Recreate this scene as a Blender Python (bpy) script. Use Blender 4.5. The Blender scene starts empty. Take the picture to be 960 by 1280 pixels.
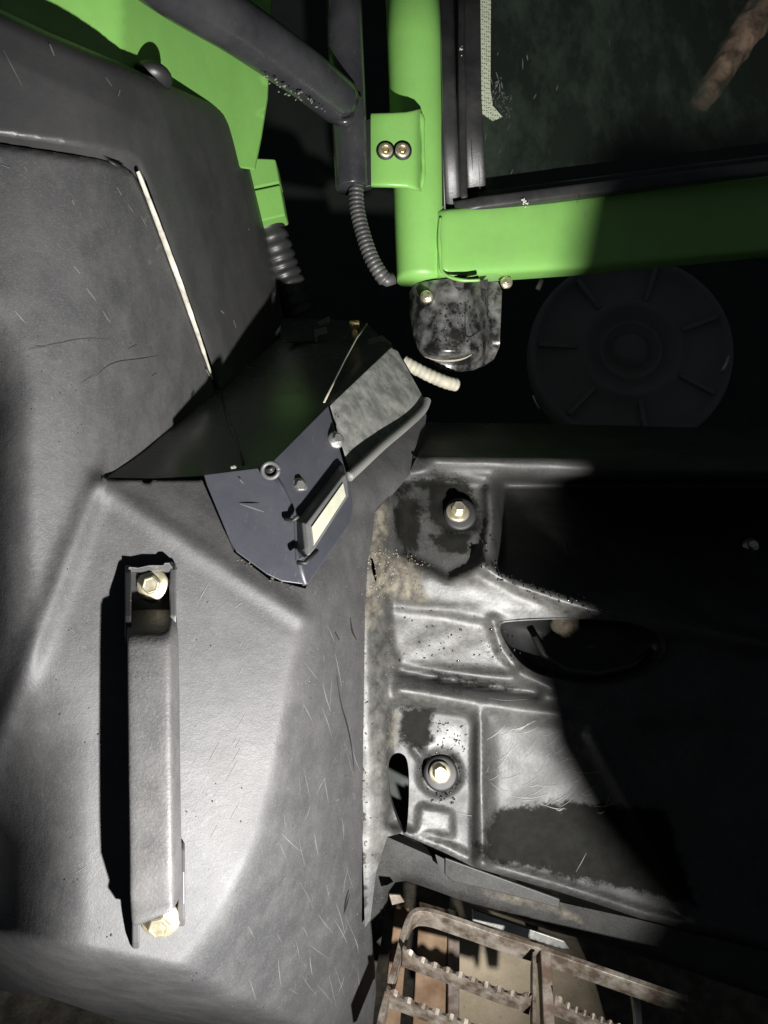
import bpy, bmesh, math, random
import numpy as np
from mathutils import Vector, Matrix, noise
from mathutils.geometry import delaunay_2d_cdt
random.seed(7)
S = bpy.context.scene
COL = S.collection
# ------------------------------------------------------------------ camera
FPX, CX, CY = 961.0, 480.0, 640.0
PITCH = math.radians(27.5)
CAM = Vector((0, 0, 1.25))
RIGHT = Vector((1, 0, 0))
UP = Vector((0, math.sin(PITCH), math.cos(PITCH)))
FWD = Vector((0, math.cos(PITCH), -math.sin(PITCH)))
cd = bpy.data.cameras.new('camera')
cd.sensor_fit = 'VERTICAL'; cd.sensor_height = 32.0; cd.lens = FPX / 1280 * 32.0
cd.clip_start = 0.01; cd.clip_end = 100
cam = bpy.data.objects.new('camera', cd); COL.objects.link(cam)
cam.location = CAM; cam.rotation_euler = (math.pi/2 - PITCH, 0, 0)
S.camera = cam
def C3(x, u, d): return CAM + RIGHT*x + UP*u + FWD*d           # metres right / up / ahead of the viewpoint
def P(px, py, d): return C3((px-CX)/FPX*d, (CY-py)/FPX*d, d)
# ------------------------------------------------------------------ world and light
w = bpy.data.worlds.new('World'); S.world = w; w.use_nodes = True
bg = w.node_tree.nodes['Background']
bg.inputs[0].default_value = (0.75, 0.85, 1.0, 1); bg.inputs[1].default_value = 0.045
LX, LU, LD = 0.20, -0.40, 0.12
LP = C3(LX, LU, LD)
ld = bpy.data.lights.new('work_light', 'SPOT')
ld.energy = 112; ld.color = (1.0, 0.98, 0.95); ld.shadow_soft_size = 0.010
ld.spot_size = math.radians(100); ld.spot_blend = 0.9
lo = bpy.data.objects.new('work_light', ld); COL.objects.link(lo)
lo.location = LP
lo.rotation_euler = (P(430, 700, 0.80)-LP).to_track_quat('-Z', 'Y').to_euler()
S.view_settings.view_transform = 'Standard'; S.view_settings.look = 'None'
S.view_settings.exposure = 0.0; S.view_settings.gamma = 1.0
S.view_settings.use_curve_mapping = False
# ------------------------------------------------------------------ materials
M = {}
def mat(name, c1, c2=None, rough=.5, rough2=None, metal=0., nscale=12, contrast=(.35, .65), bump=.15, bscale=400, bdist=.001,
        scratch=0., scol=(.3, .3, .3), spots=0., spotcol=(.01, .01, .01), spotscale=60, dust=0., dustcol=(.3, .29, .26), dscale=18,
        paint=None, spec=.5, speck=0., speckcol=(.11, .11, .108)):
    m = bpy.data.materials.new(name); m.use_nodes = True
    nt = m.node_tree; N = nt.nodes; L = nt.links
    b = N['Principled BSDF']
    b.inputs['Metallic'].default_value = metal
    b.inputs['Specular IOR Level'].default_value = spec
    tc = N.new('ShaderNodeTexCoord').outputs['Object']
    def nz(scale, detail=6, vec=None, rg=.6):
        n = N.new('ShaderNodeTexNoise'); n.inputs['Scale'].default_value = scale; n.inputs['Detail'].default_value = detail
        n.inputs['Roughness'].default_value = rg
        L.new(vec or tc, n.inputs['Vector']); return n.outputs['Fac']
    def ramp(fac, a, c):
        r = N.new('ShaderNodeMapRange'); r.inputs[1].default_value = a; r.inputs[2].default_value = c
        L.new(fac, r.inputs[0]); return r.outputs[0]
    def mul(a, k):
        n = N.new('ShaderNodeMath'); n.operation = 'MULTIPLY'; L.new(a, n.inputs[0])
        if isinstance(k, float): n.inputs[1].default_value = k
        else: L.new(k, n.inputs[1])
        return n.outputs[0]
    def add(a, k):
        n = N.new('ShaderNodeMath'); n.operation = 'ADD'; L.new(a, n.inputs[0])
        if isinstance(k, float): n.inputs[1].default_value = k
        else: L.new(k, n.inputs[1])
        return n.outputs[0]
    def mix(fac, a, c):
        n = N.new('ShaderNodeMix'); n.data_type = 'RGBA'
        if isinstance(fac, float): n.inputs[0].default_value = fac
        else: L.new(fac, n.inputs[0])
        for v, i in ((a, 6), (c, 7)):
            if isinstance(v, tuple): n.inputs[i].default_value = v + (1,)
            else: L.new(v, n.inputs[i])
        return n.outputs[2]
    def lerp(fac, a, c):
        n = N.new('ShaderNodeMix'); n.data_type = 'FLOAT'; L.new(fac, n.inputs[0])
        for v, i in ((a, 2), (c, 3)):
            if isinstance(v, float): n.inputs[i].default_value = v
            else: L.new(v, n.inputs[i])
        return n.outputs[0]
    c2 = c2 or tuple(min(1, v*1.35) for v in c1)
    base = ramp(nz(nscale), *contrast)
    col = mix(base, c1, c2)
    rr = lerp(ramp(nz(nscale*1.7), .3, .7), float(rough), float(rough2 if rough2 is not None else rough*1.25))
    h = nz(bscale, 3)
    if speck: col = mix(mul(ramp(nz(620, 3), .5, .72), float(speck)), col, speckcol)
    if dust:
        f = mul(ramp(nz(dscale, 9, rg=.7), .42, .75), float(dust))
        col = mix(f, col, dustcol); rr = lerp(f, rr, .85)
    if scratch:
        tot = None
        for ang, sc in ((.5, 260), (-.7, 330), (1.3, 300)):
            mp = N.new('ShaderNodeMapping'); mp.inputs['Rotation'].default_value = (ang, ang*.6, ang)
            mp.inputs['Scale'].default_value = (sc, 9, sc*.35)
            L.new(tc, mp.inputs['Vector'])
            s = ramp(nz(1.0, 2, mp.outputs[0]), .685, .74)
            tot = s if tot is None else add(tot, s)
        f = mul(mul(tot, ramp(nz(9, 3), .45, .6)), float(scratch))
        col = mix(f, col, scol)
    if spots:
        v = N.new('ShaderNodeTexVoronoi'); v.inputs['Scale'].default_value = spotscale; L.new(tc, v.inputs['Vector'])
        f = mul(mul(ramp(v.outputs['Distance'], .2, .13), ramp(nz(14), .5, .56)), float(spots))
        col = mix(f, col, spotcol)
    spl = None
    if paint:                                   # stain layers with a shape of their own: attribute name -> colour, roughness
        for an, pc, pc2, pr in paint:
            at = N.new('ShaderNodeAttribute'); at.attribute_name = an
            f = add(at.outputs['Fac'], mul(add(nz(75, 10, rg=.78), -.5), 2.2))
            f = mul(mul(ramp(f, *(.32, .72) if an == 'wet' else (.3, 1.1)), ramp(at.outputs['Fac'], .02, .2)), 1.0 if an == 'wet' else .8)
            col = mix(f, col, mix(ramp(nz(90, 8), .35, .65), pc, pc2)); rr = lerp(f, rr, pr)
            if an == 'wet': spl = lerp(f, float(spec), .02)
    if spl: L.new(spl, b.inputs['Specular IOR Level'])
    L.new(col, b.inputs['Base Color']); L.new(rr, b.inputs['Roughness'])
    if bump:
        hh = add(mul(h, .5), mul(nz(bscale*.18, 4), .8))
        bn = N.new('ShaderNodeBump'); bn.inputs['Strength'].default_value = bump; bn.inputs['Distance'].default_value = bdist
        L.new(hh, bn.inputs['Height']); L.new(bn.outputs[0], b.inputs['Normal'])
    M[name] = m
    return m
BK = (.030, .030, .032)
mat('moulded_plastic', (.030, .030, .032), (.047, .046, .047), rough=.52, rough2=.66, nscale=7, bump=.6, bscale=800, bdist=.0007, spec=.52, speck=.3,
    scratch=.22, scol=(.16, .16, .155), dust=.28, dustcol=(.12, .118, .112), dscale=34)
mat('cover_plastic', (.030, .030, .031), (.043, .042, .042), rough=.38, rough2=.5, nscale=6, bump=.4, bscale=900, bdist=.0006,
    scratch=.06, scol=(.2, .2, .2), dust=.05)
mat('liner_plastic', (.016, .016, .016), (.036, .036, .034), spec=.36, rough=.40, rough2=.56, nscale=16, speck=.35, speckcol=(.09, .09, .084), bump=.35, bscale=260, bdist=.001,
    scratch=.12, scol=(.22, .22, .2), dust=.3, dustcol=(.065, .065, .06), dscale=30, spots=.8, spotscale=190,
    paint=[('dirt', (.020, .020, .018), (.09, .088, .08), .42), ('mud', (.03, .026, .018), (.16, .14, .105), .9), ('wet', (.007, .007, .006), (.010, .010, .009), .6)])
mat('grip_plastic', (.046, .045, .046), (.072, .071, .071), rough=.5, nscale=30, speck=.5, bump=.7, bscale=420, bdist=.001, spots=.7, spotscale=240, dust=.1)
mat('dusty_plastic', (.11, .111, .105), (.27, .27, .25), rough=.6, nscale=50, contrast=(.4, .68), bump=.5, bscale=260, spots=.9, spotscale=150, scratch=.1)
mat('black_plastic', (.012, .012, .013), (.02, .02, .02), rough=.4, bump=.2)
mat('flange_plastic', (.05, .05, .052), (.075, .073, .075), rough=.4, bump=.2)
mat('ledge_plastic', (.07, .071, .07), (.085, .086, .085), rough=.22, rough2=.3, bump=.06, bscale=300)
mat('painted_steel_dark', (.034, .035, .043), (.046, .047, .057), rough=.36, rough2=.5, nscale=10, bump=.2, bscale=300, scratch=.1, scol=(.25, .25, .3), dust=.12, dustcol=(.13, .13, .15))
mat('tube_paint', (.020, .020, .023), (.034, .034, .037), rough=.2, rough2=.32, nscale=15, bump=.25, bscale=260, dust=.12, dustcol=(.12, .12, .115), scratch=.08)
mat('green_paint', (.18, .40, .092), (.21, .45, .108), rough=.33, rough2=.42, nscale=6, bump=.1, bscale=150, bdist=.002, scratch=.12, scol=(.5, .65, .4), dust=.30, dustcol=(.15, .27, .09), dscale=30)
mat('zinc', (.62, .55, .36), (.78, .74, .58), rough=.28, rough2=.42, metal=.85, nscale=90, bump=.15, bscale=500, dust=.2, dustcol=(.25, .2, .1))
mat('steel', (.5, .5, .47), (.65, .65, .6), rough=.3, metal=.9, nscale=60, bump=.15, dust=.3, dustcol=(.12, .12, .11))
mat('rubber', (.016, .016, .017), (.028, .028, .028), rough=.33, rough2=.45, bump=.2, dust=.1)
mat('conduit', (.035, .035, .036), (.06, .06, .06), rough=.35, bump=.1, dust=.3)
mat('conduit_dusty', (.10, .10, .095), (.15, .15, .14), rough=.5, bump=.1)
mat('pale_strip', (.22, .21, .17), (.46, .44, .38), rough=.6, nscale=70, bump=.3, bscale=300)
mat('lamp_lens', (.42, .42, .32), (.48, .48, .38), rough=.3, nscale=120, bump=.1)
mat('lamp_body', (.075, .076, .078), (.11, .11, .112), rough=.42, bump=.25, dust=.15)
mat('mottled_metal', (.02, .02, .02), (.40, .40, .38), rough=.2, rough2=.4, metal=.6, nscale=48, contrast=(.40, .72), bump=.5, bscale=150, spots=.9, spotscale=130, dust=.2, dustcol=(.2, .18, .13))
mat('rusty_steel', (.085, .060, .045), (.20, .175, .15), rough=.55, nscale=45, contrast=(.4, .6), bump=.7, bscale=240, dust=.55, dustcol=(.14, .075, .04), dscale=34, spots=.5, spotscale=150)
mat('grating_steel', (.070, .052, .038), (.26, .235, .20), rough=.45, nscale=60, contrast=(.4, .62), bump=.6, bscale=300, metal=.3, dust=.8, dustcol=(.075, .048, .03), dscale=34)
mat('rust_plank', (.12, .062, .03), (.24, .16, .10), rough=.8, nscale=30, bump=.8, bscale=160, dust=.4, dustcol=(.26, .21, .15))
mat('stone', (.48, .39, .27), (.62, .52, .38), rough=.85, nscale=22, bump=.8, bscale=200, dust=.5, dustcol=(.16, .14, .1), dscale=14, spots=.4, spotscale=120)
mat('soil', (.06, .052, .04), (.15, .135, .105), rough=.9, nscale=40, bump=1., bscale=120, bdist=.004)
mat('cab_dark', (.008, .013, .009), (.013, .019, .013), rough=.6, bump=.2)  # dark green tint: shade on the green behind the frame is put into this colour
mat('wheel_plastic', (.17, .17, .165), (.20, .20, .19), rough=.55, bump=.2)
mat('rough_brown', (.07, .04, .026), (.50, .33, .23), rough=.7, nscale=35, bump=.7, bscale=150, dust=.4, dustcol=(.05, .03, .02))
mat('hose_pale', (.30, .28, .22), (.42, .40, .32), rough=.55, nscale=60, bump=.3)
mat('brass', (.7, .5, .22), (.8, .62, .32), rough=.3, metal=.8, bump=.1)
mat('scratch_light', (.085, .085, .083), (.15, .15, .145), rough=.6, bump=0)
mat('scratch_pale', (.42, .42, .39), (.52, .52, .48), rough=.6, bump=0)
mat('scratch_dark', (.007, .007, .007), (.01, .01, .01), rough=.5, bump=0)
mat('crust', (.09, .08, .06), (.20, .19, .16), rough=.9, nscale=160, bump=.8, bscale=300)
mat('mud_crust', (.045, .036, .024), (.11, .092, .066), rough=.9, nscale=120, bump=1., bscale=300)
mat('mirror_water', (.012, .012, .012), (.014, .014, .014), rough=.05, rough2=.08, bump=0, spec=.9)
mat('weld_chip', (.09, .09, .085), (.16, .16, .15), rough=.5, nscale=200, bump=.5)
def glass_mat():
    m = bpy.data.materials.new('dirty_glass'); m.use_nodes = True
    nt = m.node_tree; N = nt.nodes; L = nt.links; b = N['Principled BSDF']
    tc = N.new('ShaderNodeTexCoord').outputs['Object']
    mp = N.new('ShaderNodeMapping'); mp.inputs['Scale'].default_value = (1, 1, .35); mp.inputs['Rotation'].default_value = (0, .45, 0)
    L.new(tc, mp.inputs[0])
    n = N.new('ShaderNodeTexNoise'); n.inputs['Scale'].default_value = 14; n.inputs['Detail'].default_value = 12; n.inputs['Roughness'].default_value = .72
    L.new(mp.outputs[0], n.inputs[0])
    r = N.new('ShaderNodeMapRange'); r.inputs[1].default_value = .45; r.inputs[2].default_value = 1.05; L.new(n.outputs[0], r.inputs[0])
    ad = N.new('ShaderNodeMath'); ad.operation = 'ADD'; ad.inputs[1].default_value = .20; L.new(r.outputs[0], ad.inputs[0])
    b.inputs['Base Color'].default_value = (.05, .068, .05, 1)
    b.inputs['Roughness'].default_value = .08
    L.new(ad.outputs[0], b.inputs['Alpha'])
    M['dirty_glass'] = m
glass_mat()
def frit_mat():
    m = bpy.data.materials.new('frit_dots'); m.use_nodes = True
    nt = m.node_tree; N = nt.nodes; L = nt.links; b = N['Principled BSDF']
    tc = N.new('ShaderNodeTexCoord').outputs['Object']
    v = N.new('ShaderNodeTexVoronoi'); v.inputs['Scale'].default_value = 330; v.inputs['Randomness'].default_value = .25
    L.new(tc, v.inputs[0])
    r = N.new('ShaderNodeMapRange'); r.inputs[1].default_value = .30; r.inputs[2].default_value = .42; L.new(v.outputs['Distance'], r.inputs[0])
    mx = N.new('ShaderNodeMix'); mx.data_type = 'RGBA'; L.new(r.outputs[0], mx.inputs[0])
    mx.inputs[6].default_value = (.10, .13, .08, 1); mx.inputs[7].default_value = (.42, .46, .34, 1)
    L.new(mx.outputs[2], b.inputs['Base Color']); b.inputs['Roughness'].default_value = .5
    M['frit_dots'] = m
frit_mat()
# ------------------------------------------------------------------ object helpers
def thing(name, label, cat, at, group=None, kind=None):
    o = bpy.data.objects.new(name, None); COL.objects.link(o); o.location = at; o.empty_display_size = .02
    o['label'] = label; o['category'] = cat
    if group: o['group'] = group
    if kind: o['kind'] = kind
    return o
def origin_of(o):
    v = Vector((0, 0, 0))
    while o: v = v + o.location; o = o.parent
    return v
def link(name, me, parent=None, m=None, smooth=True, label=None, cat=None, kind=None, group=None, bevel=0, seg=2):
    o = bpy.data.objects.new(name, me); COL.objects.link(o)
    if m and not me.materials: me.materials.append(M[m])
    if parent:
        o.parent = parent; o.matrix_parent_inverse = Matrix.Translation(-origin_of(parent))
    if smooth: me.polygons.foreach_set('use_smooth', [True]*len(me.polygons))
    if bevel:
        b = o.modifiers.new('bevel', 'BEVEL'); b.width = bevel; b.segments = seg; b.limit_method = 'ANGLE'; b.angle_limit = math.radians(25)
        b.harden_normals = True
    if label: o['label'] = label
    if cat: o['category'] = cat
    if kind: o['kind'] = kind
    if group: o['group'] = group
    return o
def mesh_of(bm, name='m', normals=True):
    if normals: bmesh.ops.recalc_face_normals(bm, faces=bm.faces)
    me = bpy.data.meshes.new(name); bm.to_mesh(me); bm.free(); return me
def inpoly(xs, ys, poly):
    ins = np.zeros(xs.shape, bool); n = len(poly)
    for k in range(n):
        x0, y0 = poly[k]; x1, y1 = poly[(k+1) % n]
        if y0 == y1: continue
        c = ((y0 > ys) != (y1 > ys)) & (xs < (x1-x0)*(ys-y0)/(y1-y0)+x0)
        ins ^= c
    return ins
def segdist(xs, ys, line, closed=False):
    best = np.full(xs.shape, 1e9); n = len(line)
    for k in range(n if closed else n-1):
        x0, y0 = line[k]; x1, y1 = line[(k+1) % n]
        dx, dy = x1-x0, y1-y0; l2 = dx*dx+dy*dy+1e-9
        t = np.clip(((xs-x0)*dx+(ys-y0)*dy)/l2, 0, 1)
        best = np.minimum(best, np.hypot(xs-x0-t*dx, ys-y0-t*dy))
    return best
def resample(poly, step, closed=True):
    out = []; n = len(poly)
    for k in range(n if closed else n-1):
        x0, y0 = poly[k]; x1, y1 = poly[(k+1) % n]
        m = max(1, int(math.hypot(x1-x0, y1-y0)/step))
        for j in range(m): out.append((x0+(x1-x0)*j/m, y0+(y1-y0)*j/m))
    if not closed: out.append(poly[-1])
    return out
def smooth_poly(poly, it=2, closed=True):
    for _ in range(it):
        out = []; n = len(poly)
        for k in range(n if closed else n-1):
            a, b = poly[k], poly[(k+1) % n]
            out += [(a[0]*.75+b[0]*.25, a[1]*.75+b[1]*.25), (a[0]*.25+b[0]*.75, a[1]*.25+b[1]*.75)]
        poly = out if closed else [poly[0]]+out[1:-1]+[poly[-1]]
    return poly
def sheet(outline, dfn, step=6, holes=(), skirt=.01, attrs=None, roll=None, rolls=None):
    """Moulded shell: a fine triangulated face with real relief, its rim folded back by skirt metres."""
    bo = resample(outline, step); loops = [bo]+[resample(h, step) for h in holes]
    vs, es = [], []
    for lp in loops:
        b0 = len(vs); vs += lp; es += [(b0+k, b0+(k+1) % len(lp)) for k in range(len(lp))]
    A = np.array(outline)
    gx, gy = np.meshgrid(np.arange(A[:, 0].min()+step*.6, A[:, 0].max(), step), np.arange(A[:, 1].min()+step*.6, A[:, 1].max(), step))
    gx[1::2] += step*.5; gx = gx.ravel(); gy = gy.ravel()
    k = inpoly(gx, gy, outline)
    for lp in loops: k &= segdist(gx, gy, lp, True) > step*.55
    for h in holes: k &= ~inpoly(gx, gy, h)
    vs += list(zip(gx[k].tolist(), gy[k].tolist()))
    rv, re, rf = delaunay_2d_cdt([Vector(v) for v in vs], es, [], 0, 1e-4)[:3]
    xy = np.array([(v[0], v[1]) for v in rv]); F = np.array([f for f in rf if len(f) == 3])
    cx, cy = xy[F].mean(1).T
    k = inpoly(cx, cy, outline)
    for h in holes: k &= ~inpoly(cx, cy, h)
    F = F[k]
    d = dfn(xy[:, 0], xy[:, 1])
    if roll:
        for line, wpx, dep in rolls or [(outline+[outline[0]], roll[0], roll[1])]:
            q = np.clip(1-segdist(xy[:, 0], xy[:, 1], line)/wpx, 0, 1)
            d = d+dep*(1-np.sqrt(1-np.minimum(q, .999)**2))
    bm = bmesh.new()
    for an in (attrs or {}): bm.verts.layers.float.new(an)
    bv = [bm.verts.new(P(x, y, dd)) for (x, y), dd in zip(xy, d)]
    for f in F:
        try: bm.faces.new([bv[f[0]], bv[f[2]], bv[f[1]]])
        except ValueError: pass
    for an, fn in (attrs or {}).items():
        L_ = bm.verts.layers.float[an]; val = fn(xy[:, 0], xy[:, 1])
        for v, q in zip(bv, val): v[L_] = float(q)
    bm.normal_update()
    if skirt:
        for e in [e for e in bm.edges if len(e.link_faces) == 1]:
            a, b = e.verts
            qs = [bm.verts.new(a.co), bm.verts.new(b.co), bm.verts.new(b.co+FWD*skirt), bm.verts.new(a.co+FWD*skirt)]
            for an in (attrs or {}):
                L_ = bm.verts.layers.float[an]
                for q_, s_ in zip(qs, (a, b, b, a)): q_[L_] = s_[L_]
            bm.faces.new(qs)
    for v in [v for v in bm.verts if not v.link_faces]: bm.verts.remove(v)
    return mesh_of(bm, normals=False)
def prism(front, thick, dirv=None):
    """Plate from a ring of world points, thickened away from the viewer side."""
    bm = bmesh.new(); dv = (dirv or FWD)*thick
    a = [bm.verts.new(p) for p in front]; b = [bm.verts.new(p+dv) for p in front]; n = len(a)
    bm.faces.new(a); bm.faces.new(b[::-1])
    for k in range(n): bm.faces.new((a[k], b[k], b[(k+1) % n], a[(k+1) % n]))
    return mesh_of(bm)
def pplate(pts, thick, dirv=None): return prism([P(*p) for p in pts], thick, dirv)
def ring_mesh(rings, closed_ends=True):
    bm = bmesh.new(); R = [[bm.verts.new(p) for p in r] for r in rings]; n = len(R[0])
    for a, b in zip(R, R[1:]):
        for k in range(n): bm.faces.new((a[k], a[(k+1) % n], b[(k+1) % n], b[k]))
    if closed_ends: bm.faces.new(R[0][::-1]); bm.faces.new(R[-1])
    return mesh_of(bm)
def catmull(pts, per):
    out = []; n = len(pts)
    for k in range(n-1):
        p0, p1, p2, p3 = pts[max(k-1, 0)], pts[k], pts[k+1], pts[min(k+2, n-1)]
        for j in range(per):
            t = j/per
            out.append(.5*((2*p1)+(p2-p0)*t+(2*p0-5*p1+4*p2-p3)*t*t+(3*p1-p0-3*p2+p3)*t**3))
    return out+[pts[-1]]
def tube(pts, rad, n=20, wob=0, fq=60):
    """Round tube along world points; rad is a number or one radius per point."""
    rings = []; ref = None
    for k, p in enumerate(pts):
        t = (pts[min(k+1, len(pts)-1)]-pts[max(k-1, 0)]).normalized()
        if ref is None: ref = t.orthogonal().normalized()
        ref = (ref-t*ref.dot(t)).normalized(); bi = t.cross(ref)
        r = rad[k] if isinstance(rad, (list, tuple)) else rad
        ring = []
        for j in range(n):
            a = 2*math.pi*j/n; rr = r
            q = p+ref*(math.cos(a)*r)+bi*(math.sin(a)*r)
            if wob: rr = r*(1+wob*noise.noise(q*fq)); q = p+ref*(math.cos(a)*rr)+bi*(math.sin(a)*rr)
            ring.append(q)
        rings.append(ring)
    return ring_mesh(rings)
def corrugated(pts, r, per=3, pitch=.005, amp=.14, n=14):
    c = catmull(pts, 24); L = [0]
    for a, b in zip(c, c[1:]): L.append(L[-1]+(b-a).length)
    N_ = int(L[-1]/pitch*4); out = []; rad = []; j = 0
    for k in range(N_+1):
        s = L[-1]*k/N_
        while j < len(L)-2 and L[j+1] < s: j += 1
        t = (s-L[j])/max(1e-9, L[j+1]-L[j]); out.append(c[j].lerp(c[j+1], t))
        rad.append(r*(1+amp*(1, .75, -1, .75)[k % 4]*(1 if k % 4 != 0 else .9)))
    return tube(out, rad, n)
def loft(sections, n=24, e=.3):
    """sections: (centre world, axis a * half width, axis b * half thickness); rounded-box outline."""
    rings = []
    for c, a, b in sections:
        ring = []
        for k in range(n):
            t = 2*math.pi*(k+.5)/n; cs, sn = math.cos(t), math.sin(t)
            ring.append(c+a*(math.copysign(abs(cs)**e, cs))+b*(math.copysign(abs(sn)**e, sn)))
        rings.append(ring)
    return ring_mesh(rings)
def frame_to(normal, spin=0):
    z = normal.normalized(); x = RIGHT-z*RIGHT.dot(z); x.normalize(); y = z.cross(x)
    return Matrix((x, y, z)).transposed().to_4x4() @ Matrix.Rotation(spin, 4, 'Z')
def lathe(prof, n=28):
    bm = bmesh.new(); rings = []
    for r, z in prof:
        rings.append([bm.verts.new((r*math.cos(2*math.pi*k/n), r*math.sin(2*math.pi*k/n), z)) for k in range(n)] if r > 1e-6 else [bm.verts.new((0, 0, z))])
    for a, b in zip(rings, rings[1:]):
        for k in range(n):
            q = [a[k % len(a)], a[(k+1) % len(a)], b[(k+1) % len(b)], b[k % len(b)]]
            u = []
            for v in q:
                if v not in u: u.append(v)
            if len(u) > 2: bm.faces.new(u)
    return mesh_of(bm)
def hexhead(r, h):
    bm = bmesh.new(); n = 6
    prof = [(r, 0), (r, h*.78), (r*.84, h), ]
    R = [[bm.verts.new((q*math.cos(math.pi*2*k/n), q*math.sin(math.pi*2*k/n), z)) for k in range(n)] for q, z in prof]
    for a, b in zip(R, R[1:]):
        for k in range(n): bm.faces.new((a[k], a[(k+1) % n], b[(k+1) % n], b[k]))
    dish = [bm.verts.new((r*.6*math.cos(math.pi*2*k/n), r*.6*math.sin(math.pi*2*k/n), h*.96)) for k in range(n)]
    for k in range(n): bm.faces.new((R[-1][k], R[-1][(k+1) % n], dish[(k+1) % n], dish[k]))
    bm.faces.new(dish); bm.faces.new(R[0][::-1])
    return mesh_of(bm)
MESH = {}
def put(name, key, maker, mtx, parent, m, smooth=True, bevel=0, label=None):
    if key not in MESH: MESH[key] = maker(); MESH[key].materials.append(M[m])
    o = link(name, MESH[key], parent, None, smooth, bevel=bevel, label=label); o.matrix_basis = mtx; return o
def bolt(parent, pos, nrm, fl, spin=0., m='zinc', head=None, h=.007, label=None):
    """Flanged hex bolt: head, and its flange washer as a sub-part."""
    head = head or fl*.62
    mt = Matrix.Translation(pos) @ frame_to(nrm, spin)
    b = put('bolt', ('hex', round(head, 5), h, m), lambda: hexhead(head, h), mt @ Matrix.Translation((0, 0, .0026)), parent, m, False, .0006, label)
    wme = ('fl', round(fl, 5), m)
    if wme not in MESH: MESH[wme] = lathe([(0, -.002), (fl, -.002), (fl, .0010), (fl*.93, .0018), (fl*.72, .0032), (0, .0034)]); MESH[wme].materials.append(M[m])
    wo = bpy.data.objects.new('washer', MESH[wme]); COL.objects.link(wo); MESH[wme].polygons.foreach_set('use_smooth', [True]*len(MESH[wme].polygons))
    wo.parent = b; wo.matrix_parent_inverse = (b.matrix_parent_inverse @ b.matrix_basis).inverted(); wo.matrix_parent_inverse = b.matrix_basis.inverted(); wo.matrix_basis = mt
    return b
def marks(lines, dfn, wpx, lift=.0007):
    """Fine scratches that lie on a surface: lines of (x, y) points."""
    bm = bmesh.new()
    for ln in lines:
        ln = smooth_poly(ln, 2, False) if len(ln) > 2 else resample(ln, 6, False)
        W = wpx*random.uniform(.6, 1.3); prev = None; n = len(ln)
        for k, (x, y) in enumerate(ln):
            x1, y1 = ln[min(k+1, n-1)]; x0, y0 = ln[max(k-1, 0)]
            l = math.hypot(x1-x0, y1-y0)+1e-9; ww = W*.5*(math.sin(math.pi*(k+.35)/(n-.3))*.8+.2)
            nx, ny = -(y1-y0)/l*ww, (x1-x0)/l*ww
            dd = dfn(np.array([x-nx, x+nx]), np.array([y-ny, y+ny]))-lift
            cur = (bm.verts.new(P(x-nx, y-ny, dd[0])), bm.verts.new(P(x+nx, y+ny, dd[1])))
            if prev: bm.faces.new((prev[0], prev[1], cur[1], cur[0]))
            prev = cur
    return mesh_of(bm)
def drops(pts, dfn, r0, r1, squash=.6, lift=0.):
    """Many small beads or crumbs on a surface, joined."""
    bm = bmesh.new()
    for x, y in pts:
        r = random.uniform(r0, r1); d = float(dfn(np.array([x]), np.array([y]))[0])-lift
        mt = Matrix.Translation(P(x, y, d)) @ frame_to(-FWD, random.random()*6) @ Matrix.Diagonal((r*random.uniform(.8, 2.0), r*random.uniform(.6, 1.2), r*squash, 1))
        bmesh.ops.create_icosphere(bm, subdivisions=1, radius=1, matrix=mt)
    return mesh_of(bm, normals=False)
def scatter(poly, n):
    A = np.array(poly); out = []
    while len(out) < n:
        x, y = random.uniform(A[:, 0].min(), A[:, 0].max()), random.uniform(A[:, 1].min(), A[:, 1].max())
        if inpoly(np.array([x]), np.array([y]), poly)[0]: out.append((x, y))
    return out
def smin(a, b, k):
    h = np.clip(.5+.5*(b-a)/k, 0, 1); return b*(1-h)+a*h-k*h*(1-h)
def smax(a, b, k): return -smin(-a, -b, k)
def sstep(v, a, b):
    t = np.clip((v-a)/(b-a), 0, 1); return t*t*(3-2*t)
def const(d): return lambda x, y: np.full(np.shape(x), d)
# ================================================================== SETTING
GZ = C3(0, 0, 0).z-1.20
bm = bmesh.new(); n = 70
gv = [[bm.verts.new((-1.6+3.2*i/n, -.9+3.6*j/n, GZ+.02*noise.noise(Vector((i*.35, j*.35, 0)))+.012*noise.noise(Vector((i, j, 4))))) for i in range(n+1)] for j in range(n+1)]
for j in range(n):
    for i in range(n): bm.faces.new((gv[j][i], gv[j][i+1], gv[j+1][i+1], gv[j+1][i]))
link('ground', mesh_of(bm), None, 'soil', kind='structure')
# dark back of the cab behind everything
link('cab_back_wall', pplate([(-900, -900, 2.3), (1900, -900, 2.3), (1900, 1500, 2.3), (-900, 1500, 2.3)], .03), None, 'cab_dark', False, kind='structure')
# ================================================================== CONSOLE (left moulding)
def iA(x, y):
    f = lambda q: np.interp(q, [-120, 0, 130, 272, 358, 420], [1.80, 1.75, 1.61, 1.175, .945, .78])
    return sum(f(np.asarray(x, float)+o)*wt for o, wt in ((-50, .12), (-30, .2), (-10, .2), (0, -.04), (10, .2), (30, .2), (50, .12)))
def iB(x, y): return 1.61-.000557*(x-130)+.00027*(y-600)
def iC(x, y): return 1.61-.00122*(x-130)+.001235*(y-600)
RY = [480, 505, 640, 732, 775, 870, 960, 1060, 1140, 1215, 1290, 1340]
RX = [418, 412, 398, 388, 385, 368, 352, 328, 290, 238, 150, 60]
RYf = np.linspace(480, 1340, 173); _rx = np.interp(RYf, RY, RX)
RXf = np.convolve(np.pad(_rx, 12, 'edge'), np.hanning(27)[1:-1]/np.hanning(27).sum(), 'valid')
RY, RX = RYf, RXf
SY = [480, 505, 560, 590, 640, 700, 760, 1300]
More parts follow.
